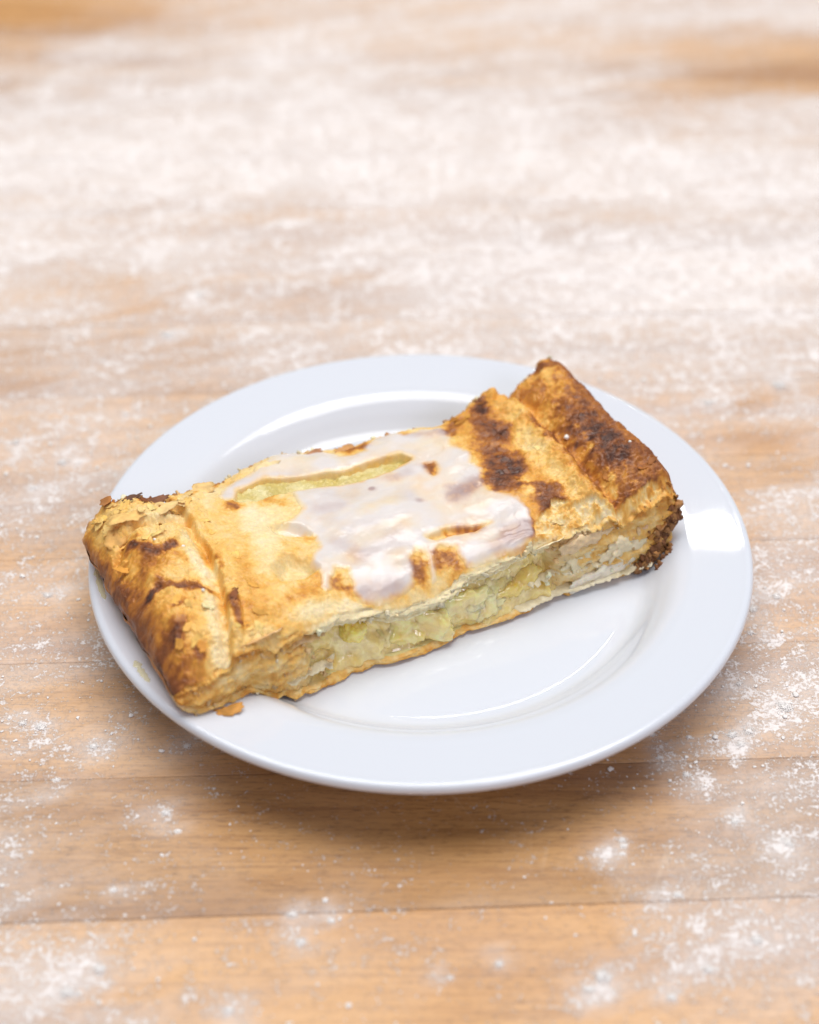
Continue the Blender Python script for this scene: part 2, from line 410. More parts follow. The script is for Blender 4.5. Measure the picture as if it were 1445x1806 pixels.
# ------------------------------------------------------------------ the pastry: frame
OX, OY = -61.2, -64.4; PA = math.radians(28.0)
UX, UY = math.cos(PA), math.sin(PA); VX, VY = -UY, UX
L, WD = 149.0, 60.0
WF_P = np.array([(-2, 62), (4, 63.5), (9, 64), (15, 61.5), (25, 60), (33, 61), (41, 63), (57, 66.5), (69, 65.5), (78, 62.3), (95, 60.8), (106, 58), (112, 58.8), (122, 61.5), (128, 61), (139, 61.5), (146, 63.5), (152, 63)])
def VN(u): return -4.5*sstep(48, 16, np.asarray(u, float))
def WF(u): return np.interp(u, WF_P[:, 0], WF_P[:, 1])
def to_world(u, v, z):                     # the cut side leans back a little
    v = v + .16*np.clip(z-22, -14, 10)*np.exp(-np.clip(v-VN(u), 0, 99)/5.0)
    return np.stack([OX+u*UX+v*VX, OY+u*UY+v*VY, z], -1)*MM
def to_uv(x, y): x, y = x-OX, y-OY; return x*UX+y*UY, x*VX+y*VY

_us = np.linspace(-6, L+6, 320); _vs = np.linspace(2, WD-2, 31)
_rr = np.hypot(OX+_us[:, None]*UX+_vs*VX, OY+_us[:, None]*UY+_vs*VY)
_zb = plate_z(np.clip(_rr, 0, 86.5)).max(1)
_k = np.exp(-.5*(np.arange(-40, 41)/9.)**2); _k /= _k.sum()
_zbs = np.convolve(np.pad(_zb, 40, 'edge'), _k, 'valid')
_zbs = np.maximum(_zbs, _zb) + .15
def zb_u(u): return np.interp(u, _us, _zbs)

ZC = np.array([(-2, 33.0), (6, 34.5), (14, 35.5), (24, 36.0), (34, 35.0), (45, 34.0), (60, 33.0), (78, 32.6), (95, 33.0), (110, 34.2), (122, 35.6), (135, 37.2), (142, 38.0), (150, 38.0)])
zc_pts = catmull(ZC, 8)
def z_smooth(u, v):
    z = np.interp(u, zc_pts[:, 0], zc_pts[:, 1])
    z = z - (2.9+1.6*sstep(60, 40, u))*np.exp(-np.clip(v-VN(u), -2, 99)/6.5) - 1.0*np.exp(-np.clip(v-VN(u), -1, 99)/1.8) - 2.2*np.exp(-np.clip(WF(u)-v, -2, 99)/4.5)
    return z
def T(px, py, dz=0.0):                     # photo pixel -> (u, v) on the crust
    z = 34.0
    for _ in range(8):
        p = unproj(px, py, (z+dz)*MM)/MM; u, v = to_uv(p[0], p[1]); z = float(z_smooth(np.array(u), np.array(np.clip(v, VN(u), WF(u)))))
    return (float(u), float(v))
def TP(pts): return [T(*p) for p in pts]

crease = TP([(322, 905), (340, 935), (364, 974), (384, 1019), (397, 1069), (402, 1127), (410, 1180)])
crease = [(crease[0][0]-2, WD+6)] + crease + [(crease[-1][0], -6)]
cre = np.array(sorted(crease, key=lambda p: p[1]))
valley = TP([(905, 690), (955, 740), (1000, 790), (1040, 840), (1090, 892)])
val = np.array(sorted([(valley[0][0]-1, WD+4)]+valley+[(valley[-1][0]+1.0, -4)], key=lambda p: p[1]))
slitA = TP([(418, 884), (425, 866), (470, 846), (540, 842), (610, 834), (650, 820), (705, 806), (722, 812), (690, 828), (630, 848), (560, 858), (520, 862), (480, 868), (450, 880)])
slitB = TP([(478, 930), (500, 926), (528, 930), (545, 941), (515, 945), (488, 944)])
slitC = TP([(488, 1005), (505, 985), (540, 992), (556, 1003), (535, 1016), (500, 1022)])
slitD = TP([(752, 952), (790, 934), (830, 928), (864, 921), (838, 937), (800, 945), (770, 956)])
tab = TP([(396, 1055), (418, 1048), (430, 1085), (432, 1125), (418, 1136), (405, 1120)])
notch = TP([(868, 706), (886, 716), (935, 690), (960, 660), (930, 640), (880, 670)])
crackL = TP([(206, 985), (220, 955), (236, 938), (262, 930), (300, 922), (334, 916)])
crackR = TP([(1085, 895), (1045, 880), (1010, 884), (975, 880)])
torn = TP([(948, 918), (975, 882), (1010, 886), (1045, 881), (1085, 896), (1130, 873), (1192, 846)]); torn = torn + [(torn[-1][0]+8, torn[-1][1]), (torn[-1][0]+8, -12), (torn[0][0]-6, -12), (torn[0][0]-4, torn[0][1]-6)]
ridge = TP([(935, 728), (975, 770), (1020, 820), (1070, 880)])

ice_poly = TP([(516, 868), (524, 890), (534, 903), (512, 918), (489, 930), (486, 938), (500, 941), (535, 941), (556, 948), (560, 966), (550, 984), (548, 996), (562, 1008), (566, 1024), (568, 1038), (576, 1044), (586, 1038), (588, 1020), (594, 1006), (612, 1006), (622, 1026), (628, 1046), (640, 1060), (664, 1064), (690, 1058), (716, 1042), (732, 1028), (736, 1006), (728, 986), (736, 974), (752, 980), (760, 1006), (766, 1020), (774, 1016), (772, 996), (766, 976), (778, 966), (804, 966), (812, 984), (826, 1000), (846, 1002), (862, 994), (884, 990), (912, 982), (940, 966), (952, 955), (942, 925), (934, 898), (916, 880), (890, 872), (862, 866), (852, 846), (853, 826), (834, 818), (832, 800), (812, 792), (796, 786), (794, 766), (778, 754), (744, 758), (712, 768), (690, 766), (660, 776), (640, 790), (610, 802), (584, 798), (560, 792), (530, 800), (500, 802), (478, 806), (462, 822), (440, 838), (412, 848), (392, 866), (384, 878), (396, 884), (416, 880), (428, 862), (470, 846), (540, 842), (610, 834), (650, 820), (705, 806), (722, 812), (690, 828), (630, 848), (560, 858), (534, 862)])
def z_top(u, v, fine=True):
    """crust surface above the table (mm) on the top side."""
    z = z_smooth(u, v)
    z = z - 1.5*(.5+noise3(u*.07, 3.3, 0, 19))*np.exp(-np.clip(v-VN(u), 0, 99)/5)
    z = z + 1.7*np.exp(-((u-74)/30)**2-((v-26)/13)**2)
    uc = np.interp(v, cre[:, 1], cre[:, 0]); d = u-uc + .5*noise3(u*.2, v*.35, 1, 21)
    z = z + 3.0*np.exp(-((d+11)/7.5)**2)*sstep(-4, 5, v)           # left roll
    z = z - 2.6*np.exp(-(np.where(d < 0, d/2.0, d/.9))**2)         # crease
    z = z + 1.0*sstep(-.3, 1.2, d)*np.exp(-np.clip(d, 0, 99)/7)    # lip of the main sheet
    uv_ = np.interp(v, val[:, 1], val[:, 0]); e = u-uv_ + .35*noise3(u*.2, v*.3, 2, 22)
    z = z + 2.1*np.exp(-((e+3.8)/2.8)**2)                          # fold ridge
    z = z - 2.3*np.exp(-(np.where(e < 0, e/1.0, e/2.4))**2)
    z = z + 2.2*sstep(1.0, 8, e)                                   # end roll
    sn = poly_sdf(u, v, notch); z = z - 2.6*sstep(-.4, 1.4, sn)
    z = z - 3.4*sstep(-1.1, .4, poly_sdf(u, v, slitA)+.35*noise3(u*.3, v*.3, 4, 23))
    z = z - 2.4*sstep(-1.4, 1.4, poly_sdf(u, v, slitB)) - 3.2*sstep(-2.0, 1.6, poly_sdf(u, v, slitC)) - 1.4*sstep(-.3, .8, poly_sdf(u, v, slitD))
    z = z + 1.0*sstep(-.3, .4, poly_sdf(u, v, tab))
    dl = seg_dist(u, v, crackL); z = z - 2.2*np.exp(-(dl/1.1)**2)
    ts = poly_sdf(u, v, torn) + .7*fbm(u*.45, v*.45, 3, 3, 27)
    tm = sstep(-.15, .35, ts); z = z - tm*(.9 + .22*np.clip(ts, 0, 9)) + tm*.75*fbm(u*.5, v*.6, 4, 4, 28)
    z = z + 1.1*fbm(u*.055, v*.075, 0, 3, 1)
    if not fine: return z
    calm = .50 + .85*sstep(34, 20, u) + .75*sstep(102, 124, u)
    calm = calm*(1-.85*sstep(-.3, .8, poly_sdf(u, v, ice_poly)))
    z = z + calm*(.55*fbm(u*.22, v*.28, 3, 3, 2))
    tr = fbm(u*.10, v*.13, 6, 4, 3)*3.4 + fbm(u*.6, v*.6, 1, 2, 9)*.35
    z = z + calm*.42*(terrace(tr, .06)-tr*.75)
    tr2 = fbm(u*.3, v*.24, 9, 3, 4)*2.4
    z = z + calm*.22*(terrace(tr2, .06)-tr2)
    rag = np.maximum(sstep(7, 0, v-VN(u)), sstep(7, 0, WF(u)-v))
    z = z + (.10+.5*rag)*calm*.5*fbm(u*.8, v*.8, 5, 3, 6)
    # blisters
    z = z + .28*calm*np.clip(fbm(u*.5, v*.5, 12, 2, 15)-.35, 0, 1)
    return z

# ---- browning, 0 pale .. 1.2 burnt
RAMP_X = [-.3, 0, .22, .42, .62, .82, 1.05, 1.3]
RAMP_C = np.array([(.88, .76, .51), (.87, .67, .33), (.85, .52, .145), (.72, .34, .055), (.48, .18, .030), (.25, .082, .024), (.10, .036, .020), (.045, .022, .018)])
def brown_to_rgb(b): return np.stack([np.interp(b, RAMP_X, RAMP_C[:, k]) for k in range(3)], -1)
strokes = [([(560, 905), (600, 900)], 16, .3), ([(690, 850), (720, 840)], 14, .35), ([(800, 870), (840, 850)], 18, .5), ([(590, 960), (640, 985)], 18, .3), ([(900, 940), (930, 930)], 18, .5), ([(740, 890)], 9, .5), ([(655, 868)], 5, .6),  # pixel polyline, radius px, strength
 ([(1000, 640), (1040, 700), (1090, 770), (1140, 830)], 58, .50), ([(930, 690), (985, 720), (1050, 800), (1110, 870)], 28, .28),
 ([(1040, 765), (1065, 790), (1085, 808)], 30, .55), ([(1020, 745), (1050, 775)], 18, .30), ([(945, 660), (975, 655)], 16, .35), ([(1010, 660), (1030, 690)], 26, .18),
 ([(940, 738), (980, 780), (1020, 822), (1062, 872)], 13, .42), ([(950, 745), (990, 790)], 12, .25),
 ([(850, 735), (862, 760), (848, 790)], 32, .45), ([(845, 708), (852, 720)], 11, .85), ([(868, 752), (882, 762)], 15, .62), ([(838, 738), (850, 752)], 14, .28),
 ([(800, 745), (790, 760)], 16, .40), ([(888, 812), (905, 828), (893, 842)], 27, .82), ([(880, 850), (898, 862)], 24, .45), ([(905, 822)], 18, .35), ([(968, 880), (975, 898)], 22, .78), ([(950, 862)], 12, .42), ([(940, 930), (945, 960)], 16, .3),
 ([(235, 965), (262, 980), (290, 985), (308, 975)], 10, .80), ([(250, 985), (275, 1010)], 26, .28), ([(238, 962), (246, 968)], 7, .5),
 ([(266, 1055), (285, 1040), (320, 1042), (340, 1038), (372, 1048)], 8, .80), ([(262, 1060), (275, 1045)], 10, .4), ([(312, 1080)], 9, .62), ([(318, 1122), (315, 1138)], 10, .62), ([(285, 1150), (300, 1135), (322, 1110)], 14, .42),
 ([(352, 1150), (358, 1165)], 9, .4), ([(225, 1030), (262, 1120), (300, 1200)], 28, .28), ([(320, 1215), (345, 1180)], 26, .34), ([(150, 940), (180, 990), (215, 1040)], 18, .28), ([(198, 897), (235, 893), (285, 892)], 7, .95), ([(300, 885)], 9, .4),
 ([(413, 1062), (420, 1085), (424, 1108)], 8, .62), ([(386, 985), (390, 1005)], 6, .4), ([(400, 890), (420, 893)], 9, .55), ([(478, 882), (498, 888)], 19, .40), ([(530, 945), (548, 950)], 13, .34), ([(595, 1022), (602, 1035)], 13, .5), ([(560, 1035), (530, 1045)], 20, .28),
 ([(737, 1000), (745, 1015)], 14, .62), ([(780, 985), (800, 985)], 19, .60), ([(790, 940), (850, 928)], 9, .5), ([(600, 792), (640, 788)], 10, .55), ([(540, 798)], 9, .45), ([(370, 862), (380, 850)], 10, .45), ([(345, 872)], 6, .4),
 ([(430, 960), (470, 1060)], 40, .12), ([(440, 1080), (520, 1090)], 30, .12), ([(345, 960), (370, 1000)], 14, .12),
 ([(760, 828)], 14, .8), ([(800, 885), (830, 870)], 16, .35), ([(660, 870)], 8, .3), ([(690, 955), (720, 930)], 16, .22), ([(640, 1040), (700, 1030)], 22, .42), ([(930, 945), (880, 965)], 18, .42), ([(720, 770), (780, 765)], 14, .4),
 ([(1120, 880), (1175, 860)], 16, .3),
]
strokes = [(TP(p), r/6.4, s) for p, r, s in strokes]
pales = [([(1015, 760), (1060, 815), (1088, 868)], 7, .30), ([(925, 770), (960, 820), (1010, 870)], 22, .20), ([(920, 850), (935, 870)], 12, .3), ([(330, 950), (365, 1020), (382, 1100), (395, 1160)], 15, .30), ([(445, 905), (470, 960), (470, 1010)], 26, .22), ([(340, 980), (372, 1010)], 14, .2), ([(520, 1090), (560, 1075), (640, 1060)], 12, .2), ([(265, 925), (320, 905)], 14, .12)]
pales = [(TP(p), r/6.4, s) for p, r, s in pales]
def browning(u, v):
    wv = .75*fbm(u*.35, v*.35, 2, 4, 31); wu = .75*fbm(u*.35, v*.35, 7, 4, 32)
    b = .09 + .10*sstep(40, 25, u) + .13*fbm(u*.09, v*.09, 1, 4, 33) + .07*fbm(u*.5, v*.5, 4, 3, 34)
    b = b + .24*sstep(98, 114, u) + .12*sstep(20, 5, u)
    uv2, vv2 = u+wu, v+wv
    for p, r, s in strokes:
        d = seg_dist(uv2, vv2, p)/r*(1+.45*noise3(u*.28+r, v*.28, 3, 37))
        edge = .30*fbm(u*.6, v*.6, 3, 3, 35)
        b = b + s*sstep(1.5, .1, d+edge)*(.86+.35*fbm(u*.8, v*.8, 8, 3, 36))
        if s > .5: b = b + .16*sstep(2.1, .8, d+edge)
    for p, r, s in pales:
        b = b - s*sstep(1.3, .3, seg_dist(uv2, vv2, p)/r)
    ts = poly_sdf(u, v, torn) + .7*fbm(u*.45, v*.45, 3, 3, 27)
    tm = sstep(-.1, .3, ts); b = b*(1-tm) + tm*(.12 + .20*sstep(126, 142, u) + .30*fbm(u*.5, v*.6, 4, 4, 28) + .12*fbm(u*1.6, v*1.6, 4, 2, 29))
    b = np.where(b > .7, .7+(b-.7)*.42, b)
    for sl in (slitB, slitC):
        b = b - .15*sstep(-1.5, .5, poly_sdf(u, v, sl))
    return b

# ---- crust body: one closed skin, profile by profile
us = np.concatenate([8*(1-np.cos(np.linspace(0, np.pi/2, 40)))[:-1]*1.0, np.linspace(8, L-5, 560)[:-1], L-5+5*np.sin(np.linspace(0, np.pi/2, 28))])
nu = len(us)
pA = T(545, 1110); pB = T(985, 968)
OPEN0, OPEN1 = pA[0]+1.0, pB[0]+1.5
def opening(u): return sstep(OPEN0-3, OPEN0+4, u + .8*noise3(u*.4, 2.2, 0, 41))*sstep(OPEN1+3, OPEN1-4, u + .8*noise3(u*.5, 7.7, 0, 42))
U = us[:, None]
endL = np.sqrt(np.clip(1-(1-np.clip(us/8, 0, 1))**2, 0, 1))[:, None]; endR = np.sqrt(np.clip(1-(1-np.clip((L-us)/5, 0, 1))**2, 0, 1))[:, None]
endf = np.maximum(endL*endR, .02)
zb = zb_u(us)[:, None] + .22*noise3(U*.25, 0, 0, 43)
# plan outline: edges wander a little, corners rounded
v_near = VN(U) + 1.6*fbm(U*.045, .5, 0, 3, 44) + .35*fbm(U*.4, .5, 0, 3, 45) + 2.2*(1-endL)**2 + 1.5*(1-endR)**2 + 1.0*sstep(OPEN0, OPEN0-12, U)*0
v_far = WF(U) + .3*fbm(U*.05, 9.5, 0, 3, 46) + .4*fbm(U*.4, 3.5, 0, 3, 47) - 3.0*(1-endL)**2 - 1.5*(1-endR)**2
op = opening(U)
def top_at(u, v):
    return z_top(u, v)
cols_v, cols_z, kind = [], [], []
def add(v, z, k):
    cols_v.append(np.broadcast_to(v, (nu, np.shape(v)[1])) if np.ndim(v) == 2 else v); cols_z.append(z); kind.append(np.full(cols_v[-1].shape[1], k))
lin = lambda n: np.linspace(0, 1, n, endpoint=False)[None, :]
zlip = top_at(U, v_near+0*U) ; zfar = top_at(U, v_far+0*U)
lip_t = 2.0 + .8*noise3(U*.2, 4, 0, 48)
zl_low = zlip - .8 - lip_t*(.35+.65*op)
shelf = zb + 1.9 + .4*noise3(U*.3, 6, 0, 49)
rec = 6.0*op
s = lin(40); add(v_far-2.5+(v_near+1.5-v_far+2.5)*s, zb + 0*s, 0)                                  # underside
s = lin(18); a = np.pi*s; add(v_near+1.5-1.9*np.sin(a)*(.55+.45*op)-.5*s, zb+(shelf-zb)*(1-np.cos(a))/2, 1)       # bottom crust edge
s = lin(18); add(v_near+1.0+(rec)*s*1.0, shelf+0*s, 2)
s = lin(46); add(v_near+1.0+rec-1.0*np.sin(np.pi*s)*(1-op)*1.2, shelf+(zl_low-shelf)*s, 3)
s = lin(18); add(v_near+1.0+rec-(rec+.5)*s, zl_low+.3*op*np.sin(np.pi*s), 4)
s = lin(26); a = s*np.pi/2; add(v_near+.5-.9*np.sin(np.pi*s), zl_low+(zlip-zl_low)*s, 5)
nt = 270
s = np.linspace(0, 1, nt)[None, :]; vt = v_near+.5*(1-s)+(v_far-v_near-.5)*s; round_n = .9*np.clip(1-(vt-v_near)/1.8, 0, 1)**2; round_f = .9*np.clip(1-(v_far-vt)/2.5, 0, 1)**2
zt = top_at(U+0*vt, vt)
add(vt, zt, 6)
s = lin(40)[:, 1:]; add(v_far+1.2*np.sin(np.pi*s)-2.5*s**3, zfar+(zb-zfar)*s, 7)
Vv = np.concatenate([np.broadcast_to(c, (nu, c.shape[1])) for c in cols_v], 1); Zz = np.concatenate([np.broadcast_to(c, (nu, c.shape[1])) for c in cols_z], 1); K = np.concatenate(kind)
npf = len(K)
zmid = zb + (zt[:, nt//2][:, None]-zb)*.42
Zz = zmid + (Zz-zmid)*(endf**.85)
Uu = np.broadcast_to(U, Vv.shape).copy()
side = np.isin(K, (1, 3, 5, 7))[None, :]
# crumbly sides
Vv = Vv + side*(.75*fbm(Uu*.28, Zz*.5, 2, 4, 61)*(1-.5*op) + .35*(terrace(fbm(Uu*.16, Zz*.9, 5, 3, 62)*3, .1)*.55))
Uu = Uu + ((1-endL)*1.0+(1-endR)*1.2)*(.9*fbm(Vv*.16, Zz*.3, 1, 4, 63))
P = to_world(Uu, Vv, Zz)
# colours
b = np.zeros(Vv.shape); top = (K == 6)
b[:, top] = browning(Uu[:, top], Vv[:, top])
bs = .10 + .20*fbm(Uu*.22, Vv*.2+Zz*.35, 1, 4, 71) + .10*fbm(Uu*1.2, Zz*1.2, 1, 3, 72)
leftness = sstep(OPEN0+6, OPEN0-18, Uu); rightness = sstep(OPEN1+2, L-2, Uu)
bs = bs + .16*leftness + .22*rightness + .45*(1-np.minimum(endL, 1))*leftness + .3*(1-endR)
hrel = (Zz-zb)/np.maximum(Zz.max(1, keepdims=True)-zb, 1)
b = np.where(top[None, :], b + .25*(1-endL) + .28*(1-endR), bs)
b = np.where((K == 0)[None, :], .55+.1*bs, b)
b = np.where((K == 1)[None, :], .46 - .42*np.clip((Zz-zb)/2.6, 0, 1) + .18*fbm(Uu*.5, Zz, 3, 3, 73), b)
b = np.where((K == 7)[None, :], bs+.1, b)
col = brown_to_rgb(b)
inner = np.isin(K, (2, 3, 4))[None, :, None]*np.clip(op, 0, 1)[:, :, None]
col = col*(1-inner) + inner*np.array([.80, .72, .36])
lipm = ((K == 5)[None, :]*op)[:, :, None]; col = col*(1-.8*lipm) + .8*lipm*np.array([.86, .77, .50])
# damp slit walls
sl = sstep(-.6, .5, poly_sdf(Uu[:, top], Vv[:, top], slitA))[:, :, None]; ct_ = col[:, top]; col[:, top] = ct_*(1-sl)+sl*np.array([.70, .62, .25])
for slx in (slitB, slitC):
    s2 = .35*sstep(-.6, 1.0, poly_sdf(Uu[:, top], Vv[:, top], slx)+.5*fbm(Uu[:, top]*.6, Vv[:, top]*.6, 0, 3, 77))[:, :, None]; ct_ = col[:, top]; col[:, top] = ct_*(1-s2)+s2*np.array([.62, .54, .30])
pastry_base = np.array([0.0, 0.0, .0096])
pastry = thing('pastry', 'iced apple pastry slice with browned crust and folded ends lying on the white plate', 'pastry', tuple(pastry_base))
fc = grid_faces(nu, npf, wrap=True, flip=True)
mk('crust', P.reshape(-1, 3), fc, M['crust'], pastry, col=col.reshape(-1, 3))

# ------------------------------------------------------------------ icing
hole = TP([(753, 951), (790, 934), (830, 928), (864, 921), (838, 937), (800, 945), (770, 956)])
hole2 = TP([(752, 822), (764, 820), (772, 834), (766, 842), (756, 836)])
hole3 = TP([(592, 796), (620, 790), (640, 786), (644, 796), (620, 802), (600, 803)])
hole4 = TP([(786, 806), (700, 822), (716, 812), (760, 800)])
iu = np.arange(20, 134, .27); iv = np.arange(-1.2, WD+8, .27)
IU, IV = np.meshgrid(iu, iv, indexing='ij')
wig = .35*fbm(IU*.5, IV*.5, 1, 3, 81)
sd = poly_sdf(IU, IV, ice_poly)
for h in (hole, hole2, hole3): sd = np.minimum(sd, -poly_sdf(IU, IV, h)+.15)
sd = np.minimum(sd, -poly_sdf(IU, IV, slitA)-.8) + wig
vn = np.interp(iu, us, v_near[:, 0]); vf = np.interp(iu, us, v_far[:, 0])
thin = fbm(IU*.10, IV*.14, 3, 3, 82)
thk = (.44 + .20*thin)*(1-np.exp(-np.clip(sd, 0, 99)/1.5))
pl = fbm(IU*.09, IV*.11, 9, 2, 86)*2.6; thk = thk + sstep(92, 104, IU)*sstep(.3, 1.2, sd)*.16*(terrace(pl, .03)-pl*.6)
thk = np.where(sd <= 0, np.clip(sd, -.5, 0)*.9, thk)
zz_f = z_top(IU, np.clip(IV, vn[:, None], vf[:, None])); zz_s = z_top(IU, np.clip(IV, vn[:, None], vf[:, None]), False)
ztop_i = zz_f + thk + .05
over = np.clip(vn[:, None]+.6-IV, 0, 9); ztop_i = ztop_i - over*1.2 - .25*over**2
keep = (sd > -.35) & (IV > vn[:, None]-.9) & (IV < vf[:, None]+.1)
nI, nJ = IU.shape
idx = np.arange(nI*nJ).reshape(nI, nJ)
kf = keep[:-1, :-1] & keep[1:, :-1] & keep[1:, 1:] & keep[:-1, 1:]
quads = np.stack([idx[:-1, :-1][kf], idx[1:, :-1][kf], idx[1:, 1:][kf], idx[:-1, 1:][kf]], -1)
used = np.unique(quads); remap = -np.ones(nI*nJ, int); remap[used] = np.arange(len(used))
PI = to_world(IU, IV - over*.25, ztop_i).reshape(-1, 3)[used]
under = brown_to_rgb(browning(IU, IV)).reshape(-1, 3)[used]
tk = np.clip(thk.reshape(-1)[used]/.6, 0, 1)
bu = browning(IU, IV).reshape(-1)[used][:, None]; sdu = sd.reshape(-1)[used][:, None]
bl = np.zeros(IU.shape)
for p_, r_, s_ in strokes: bl = bl + s_*sstep(1.9, .0, seg_dist(IU, IV, p_)/r_)
bu = bl.reshape(-1)[used][:, None]
blot = np.clip(sstep(.05, .75, bu)*1.0 + .26*fbm(IU*.10, IV*.13, 5, 4, 83).reshape(-1)[used][:, None], 0, .9)
white = np.array([.76, .715, .70])
icol = white*(1-blot) + np.array([.47, .36, .355])*blot
alpha = np.clip(.15 + .85*sstep(-.1, 1.8, sdu), 0, 1)*np.clip(.84 + .24*fbm(IU*.16, IV*.2, 2, 3, 84).reshape(-1)[used][:, None], .55, .97)
icol = under*(1-alpha) + icol*alpha
mk('icing', PI, remap[quads], M['icing'], pastry, col=icol)

# ------------------------------------------------------------------ filling
def blob(center, rad, rot=(0, 0, 0), seed=0, amp=.18, freq=.25, n=22, box=2.6):
    th = np.linspace(0, np.pi, n); ph = np.linspace(0, 2*np.pi, n*2, endpoint=False)
    A, B = np.meshgrid(th, ph, indexing='ij')
    d = np.stack([np.sin(A)*np.cos(B), np.sin(A)*np.sin(B), np.cos(A)], -1)
    r = 1/(np.sum(np.abs(d)**box, -1))**(1/box)
    p = d*r[..., None]*np.array(rad)
    k = 1 + amp*fbm(p[..., 0]*freq+seed*3.1, p[..., 1]*freq+seed, p[..., 2]*freq, 4, 90+seed)
    p = p*k[..., None]
    Rm = np.array((Matrix.Rotation(rot[2], 3, 'Z') @ Matrix.Rotation(rot[1], 3, 'Y') @ Matrix.Rotation(rot[0], 3, 'X')))
    return (p.reshape(-1, 3)@Rm.T + np.array(center)), grid_faces(n, n*2, wrap=True)

# syrup sheet behind the cut
fu = np.arange(OPEN0-2, OPEN1+3, .3); fs = np.linspace(0, 1, 44)
FU, FS = np.meshgrid(fu, fs, indexing='ij')
f_low = np.interp(fu, us, shelf[:, 0])[:, None]-.2; f_high = np.interp(fu, us, (zlip-.8-lip_t)[:, 0])[:, None]+.4
vnn = np.interp(fu, us, v_near[:, 0])[:, None]
FZ = f_low + (f_high-f_low)*FS
cells = [(u_+random.uniform(-2.2, 2.2), z_+random.uniform(-1.6, 1.6), random.uniform(-1.3, 1.3), random.gauss(0, .16), random.gauss(-.05, .22), random.random()) for k_, u_ in enumerate(np.arange(OPEN0-6, OPEN1+8, 7.5)) for z_ in ((14.5, 20.0, 26.0) if k_ % 2 else (12.5, 17.0, 23.0))]
wu_ = FU + 1.3*fbm(FU*.22, FZ*.25, 3, 3, 105); wz_ = FZ + 1.0*fbm(FU*.22, FZ*.25, 9, 3, 106)
dd = np.stack([np.hypot((wu_-c_[0])/1.35, wz_-c_[1]) for c_ in cells]); dm = dd.min(0)
ww = np.exp(-(dd-dm)/.55); ww /= ww.sum(0)
face = sum(ww[k_]*(c_[2]+c_[3]*(FU-c_[0])+c_[4]*(FZ-c_[1])) for k_, c_ in enumerate(cells)); pale = sum(ww[k_]*c_[5] for k_, c_ in enumerate(cells))
FVv = vnn + 3.0 + np.clip(face, -2.2, 2.6) + .35*fbm(FU*.5, FZ*.5, 3, 3, 102) + 2.4*sstep(.66, 1.0, FS) - 2.2*(1-FS)**3 + 2.0*sstep(OPEN0+7, OPEN0, FU)
mixc = np.clip(pale*1.2-.1+.25*fbm(FU*.3, FZ*.3, 5, 3, 103), 0, 1)[..., None]
gcol = (1-mixc)*np.array([.98, .71, .22]) + mixc*np.array([1.0, .81, .40])
# chunks at the cut: pixel, half sizes (u, v, z) mm, turn
chunks = [((640, 1140), (8.5, 2.6, 4.0), .05, (.82, .74, .34)), ((770, 1085), (8.0, 2.4, 4.6), -.15, (.82, .75, .36)), ((860, 1050), (8.0, 2.8, 4.6), .3, (.84, .78, .42)), ((590, 1132), (7.5, 3.6, 4.6), .15, (.80, .74, .36)), ((668, 1098), (6.0, 3.0, 3.6), -.3, (.76, .70, .28)), ((735, 1098), (10.0, 3.8, 4.8), .12, (.85, .77, .40)),
          ((815, 1062), (11.5, 3.8, 5.4), .18, (.86, .79, .44)), ((905, 1035), (8.0, 2.6, 3.4), -.25, (.74, .68, .25)), ((950, 1012), (6.0, 2.6, 4.2), .5, (.80, .76, .42)),
          ((620, 1108), (4.0, 3.0, 2.6), .4, (.78, .72, .20)), ((880, 1010), (7.0, 2.2, 3.0), .0, (.70, .64, .24)), ((560, 1150), (4.5, 2.6, 3.2), .2, (.76, .70, .30)), ((690, 1135), (8.0, 2.6, 2.4), -.1, (.80, .76, .40))]
PROUD = (2, 5, 6, 7, 9)
for i, (pp, rad, rz, cc) in enumerate(chunks):
    cz = 20.0
    for _ in range(6):                      # on the cut face v = v_near + 2
        p = unproj(pp[0], pp[1], cz*MM)/MM; uu, vv = to_uv(p[0], p[1])
        vt_ = float(np.interp(uu, us, v_near[:, 0]))+1.9+rad[1]*.55; vv = vv - .16*(cz-22)
        cz += (vt_-vv)*(-math.tan(math.radians(41)))*.8
        cz = min(max(cz, 12), 30)
    c = (uu, vt_, cz)
    if i not in PROUD: continue
    p, f = blob((0, 0, 0), rad, (.2*math.sin(i*2.1), rz*.8, .15*math.sin(i)), i, .38, .24, 40, 3.8)
    w_ = to_world(p[:, 0]+c[0], p[:, 1]+c[1], p[:, 2]+c[2])
    cn = fbm(p[:, 0]*.3, p[:, 1]*.3, p[:, 2]*.3+i, 3, 110)[:, None]
    mk('apple_chunk', w_, f, M['apple'], pastry, col=np.clip(np.array(cc)*np.array([1.30, 1.01, .80])+cn*np.array([.05, .06, .10]), 0, 1))
mk('apple_filling', to_world(FU, FVv, FZ).reshape(-1, 3), grid_faces(len(fu), 44), M['gel'], pastry, col=gcol.reshape(-1, 3))
# filling seen through the long slit
A_ = np.array(slitA); su = np.arange(A_[:, 0].min()-1, A_[:, 0].max()+1, .35); sv = np.arange(A_[:, 1].min()-1, A_[:, 1].max()+1, .35)
SU, SV = np.meshgrid(su, sv, indexing='ij')
SZ = z_smooth(SU, SV) - 1.5 + .6*fbm(SU*.22, SV*.35, 2, 3, 121) + .3*fbm(SU*.9, SV*.9, 2, 2, 122)
m_ = sstep(-.5, .5, fbm(SU*.15, SV*.2, 8, 2, 123))[..., None]
mk('slit_filling', to_world(SU, SV, SZ).reshape(-1, 3), grid_faces(len(su), len(sv)), M['slit'], pastry, col=((1-m_)*np.array([.62, .50, .17])+m_*np.array([.74, .65, .32])).reshape(-1, 3))

